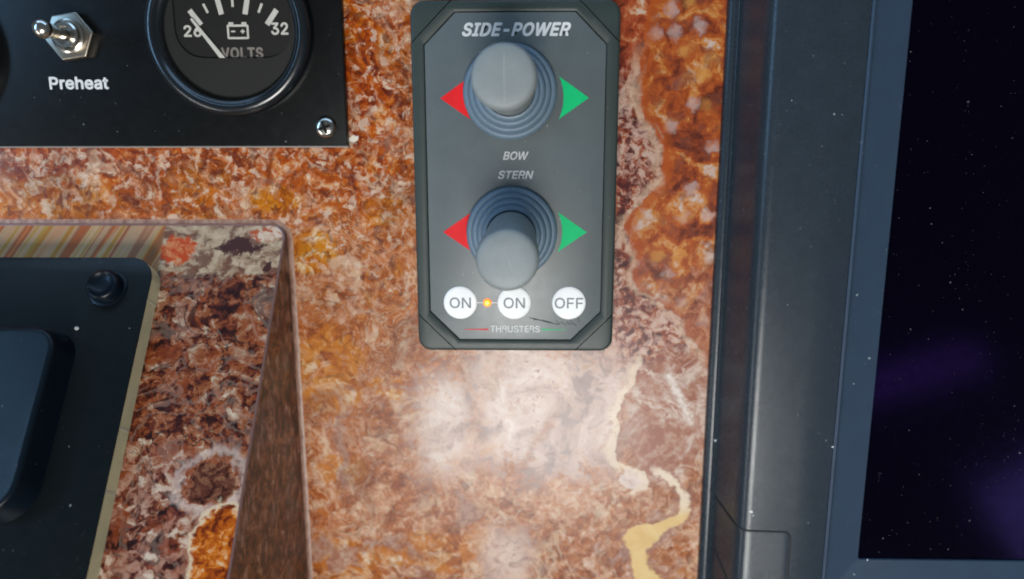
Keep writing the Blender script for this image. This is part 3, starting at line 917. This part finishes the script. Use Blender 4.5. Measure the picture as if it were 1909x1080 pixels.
PROF = [(0.0, 0.05), (0.0, 2.6), (0.5, 3.4), (2.4, 3.7), (2.7, 4.6), (3.2, 5.0), (3.7, 4.6), (4.2, 5.4), (5.8, 13.0), (7.0, 18.9), (7.2, 20.0), (7.45, 21.1), (7.8, 22.2), (8.4, 23.5), (9.3, 24.6),
        (10.4, 25.3), (11.6, 25.66), (12.2, 25.74), (12.8, 25.78), (18.0, 26.0), (28.0, 26.45), (39.6, 26.6), (40.0, 26.5)]
bz = MB(); bz.rings([frame_ring(i, z) for i, z in PROF]); bez = bz.build('bezel', m_plotter, cp, angle=50)
INN = [(40.1, 26.0), (40.2, 26.6), (40.6, 26.95), (41.1, 26.95), (41.5, 26.6), (42.0, 26.1), (54.0, 23.2), (54.6, 23.1), (54.9, 22.8), (55.0, 20.6)]
fr2 = MB(); fr2.rings([frame_ring(i, z) for i, z in INN]); fr2.build('inner_frame', m_inner, cp, angle=25)
scn = MB(); scn.prism([(x, y) for x, y, _ in frame_ring(54.7, 0)], 20.0, 22.2); scn.build('screen', m_screen, cp)


def prof_at(ins, lift):
    """point on the bezel section, moved out along its normal"""
    for (a, za), (b, zb) in zip(PROF, PROF[1:]):
        if a <= ins <= b and b > a:
            k = (ins - a) / (b - a); dx, dz = b - a, zb - za
            l = math.hypot(dx, dz)
            return a + dx * k - dz / l * lift, za + dz * k + dx / l * lift
    return ins, 26.5


insl = [4.4 + 0.35 * k for k in range(17)] + [10.6 + 0.8 * k for k in range(22)]
DR = 27.2                                      # right edge of the door
yt = lambda i: (-139.2 - CY) + (3.5 * ((9.5 - i) / 5.0) ** 1.6 if i < 9.5 else 0.0) - (2.6 - math.sqrt(max(0, 2.6 ** 2 - (i - (DR - 2.6)) ** 2)) if i > DR - 2.6 else 0)
insl = [i for i in insl if i < DR - 0.15] + [DR - 0.15]
rows = []
for k in range(6):
    rows.append([])
for i in insl:
    ytop = yt(i)
    for k, (dy, lf) in enumerate(((-60, 0.16), (-0.75, 0.16), (-0.35, 0.10), (-0.3, 0.02))):
        a, z = prof_at(i, lf); rows[k].append((XL + a, ytop + dy if k else -200 - CY, z))
dm = MB(); dm.rings(rows[:4], closed=False)
door = dm.build('card_door', m_plotter, cp, angle=40)
gp = []
for i in insl: a, z = prof_at(i, 0.0); gp.append((XL + a, yt(i), z - 0.12))
a, z = prof_at(DR, 0.0)
for k in range(1, 14): gp.append((XL + a + 0.02, yt(DR - 0.15) - 4.0 * k, z - 0.12))
gm = MB(); gm.tube(gp, 0.42, 10); gm.build('door_seam', m_well, door, angle=80)
gp = []
for k in range(10):
    i = 4.6 + k * 0.42; a, z = prof_at(i, 0.16); gp.append((XL + a, -157.2 - CY - 2.1 * k * 0.55, z - 0.1))
gm = MB(); gm.tube(gp, 0.35, 8); gm.build('finger_notch', m_well, door, angle=80)

# ------------------------------------------------------------------ lever control on the pod
ANG = -math.atan(SL)
lc = thing('lever_control', 'black lever control base on a cream edged plate atop the brown pod', 'lever control', (-95.0, Y0, ZB), (ANG, 0, 0))
po = rpoly([(-200, -210), (-43.2, -210), (-43.2, -15.9), (-200, -15.9)], [0, 0, 9, 0], 12)
core = MB(); core.prism(po, 0.1, 6.6); co = core.build('plate_core', m_cream, lc)
top_ = MB(); top_.prism(inset(po, -0.05), 6.62, 7.0, 0.15, 2); top_.build('mounting_plate', m_ctrlplate, lc)
for yy in (-32.5, -79.0, -100.0):
    q = MB(); q.prism(rect(-43.3, yy - 0.45, -43.12, yy + 0.45), 0.2, 6.58); q.build('core_notch', m_notch, co)
q = MB(); q.lathe([(7.0, 7.0), (7.0, 7.6), (6.6, 7.8), (6.0, 7.8), (5.9, 11.0), (5.5, 11.9), (4.8, 12.2), (4.3, 11.9), (3.7, 11.1), (2.0, 10.8)], (-58.2, -28.4), 48)
bt = q.build('bolt', m_lever, lc, angle=50)
bo = rpoly([(-200, -110.5), (-64.2, -110.5), (-64.2, -44.8), (-200, -44.8)], [0, 13, 10, 0], 12)
RR = [[(x, y, 7.0) for x, y in bo], [(x, y, 8.0) for x, y in inset(bo, 0.3)], [(x, y, 15.8) for x, y in inset(bo, 1.6)], [(x, y, 16.6) for x, y in inset(bo, 1.9)],
      [(x, y, 17.0) for x, y in inset(bo, 2.5)], [(x, y, 16.9) for x, y in inset(bo, 3.5)]]
q = MB(); q.rings(RR, True, True, True); body = q.build('control_body', m_lever, lc, angle=45)
q = MB(); q.lathe([(19, 16.9), (19, 18.0), (18.2, 18.4), (17.6, 18.2), (17.0, 18.4), (8, 18.8)], (-100, -76), 72); q.build('pivot_cover', m_lever, body, angle=40)
q = MB(); q.tube([(-66.6, -43.9, 7.1), (-66.0, -43.7, 7.3), (-65.2, -43.8, 7.2)], [0.5, 0.8, 0.4], 8); q.build('grit_crumb', m_print_grey, lc)

# chips of pale paint stuck to the display unit
rng = random.Random(5)
for fx, fy, fr in ((12.2, -131.5, 0.75), (13.0, -133.0, 0.45), (13.2, -152.0, 0.8), (12.4, -154.2, 0.55), (3.2, -112.0, 0.6), (16.5, 18.0, 0.32), (27.5, 3.0, 0.28), (20.0, -52.0, 0.3), (39.9, -105.0, 0.5),
                   (58.5, -152.4, 0.55), (75.0, -153.2, 0.9)):
    if fx < 40:
        a, z = prof_at(fx, 0.02)
    else:
        a, z = fx, 23.0
    o = []
    for k in range(9):
        th = 2 * math.pi * k / 9; r = fr * (0.6 + 0.6 * rng.random())
        o.append((XL + a + r * math.cos(th), fy - CY + r * math.sin(th) * 0.8))
    q = MB(); q.rings([[(x, y, z - 0.15) for x, y in o], [(x, y, z + 0.05) for x, y in inset(o, 0.08)], [(x, y, z + 0.12) for x, y in inset(o, fr * 0.4)]], True, False, True)
    q.build('paint_fleck', m_print_white, cp)
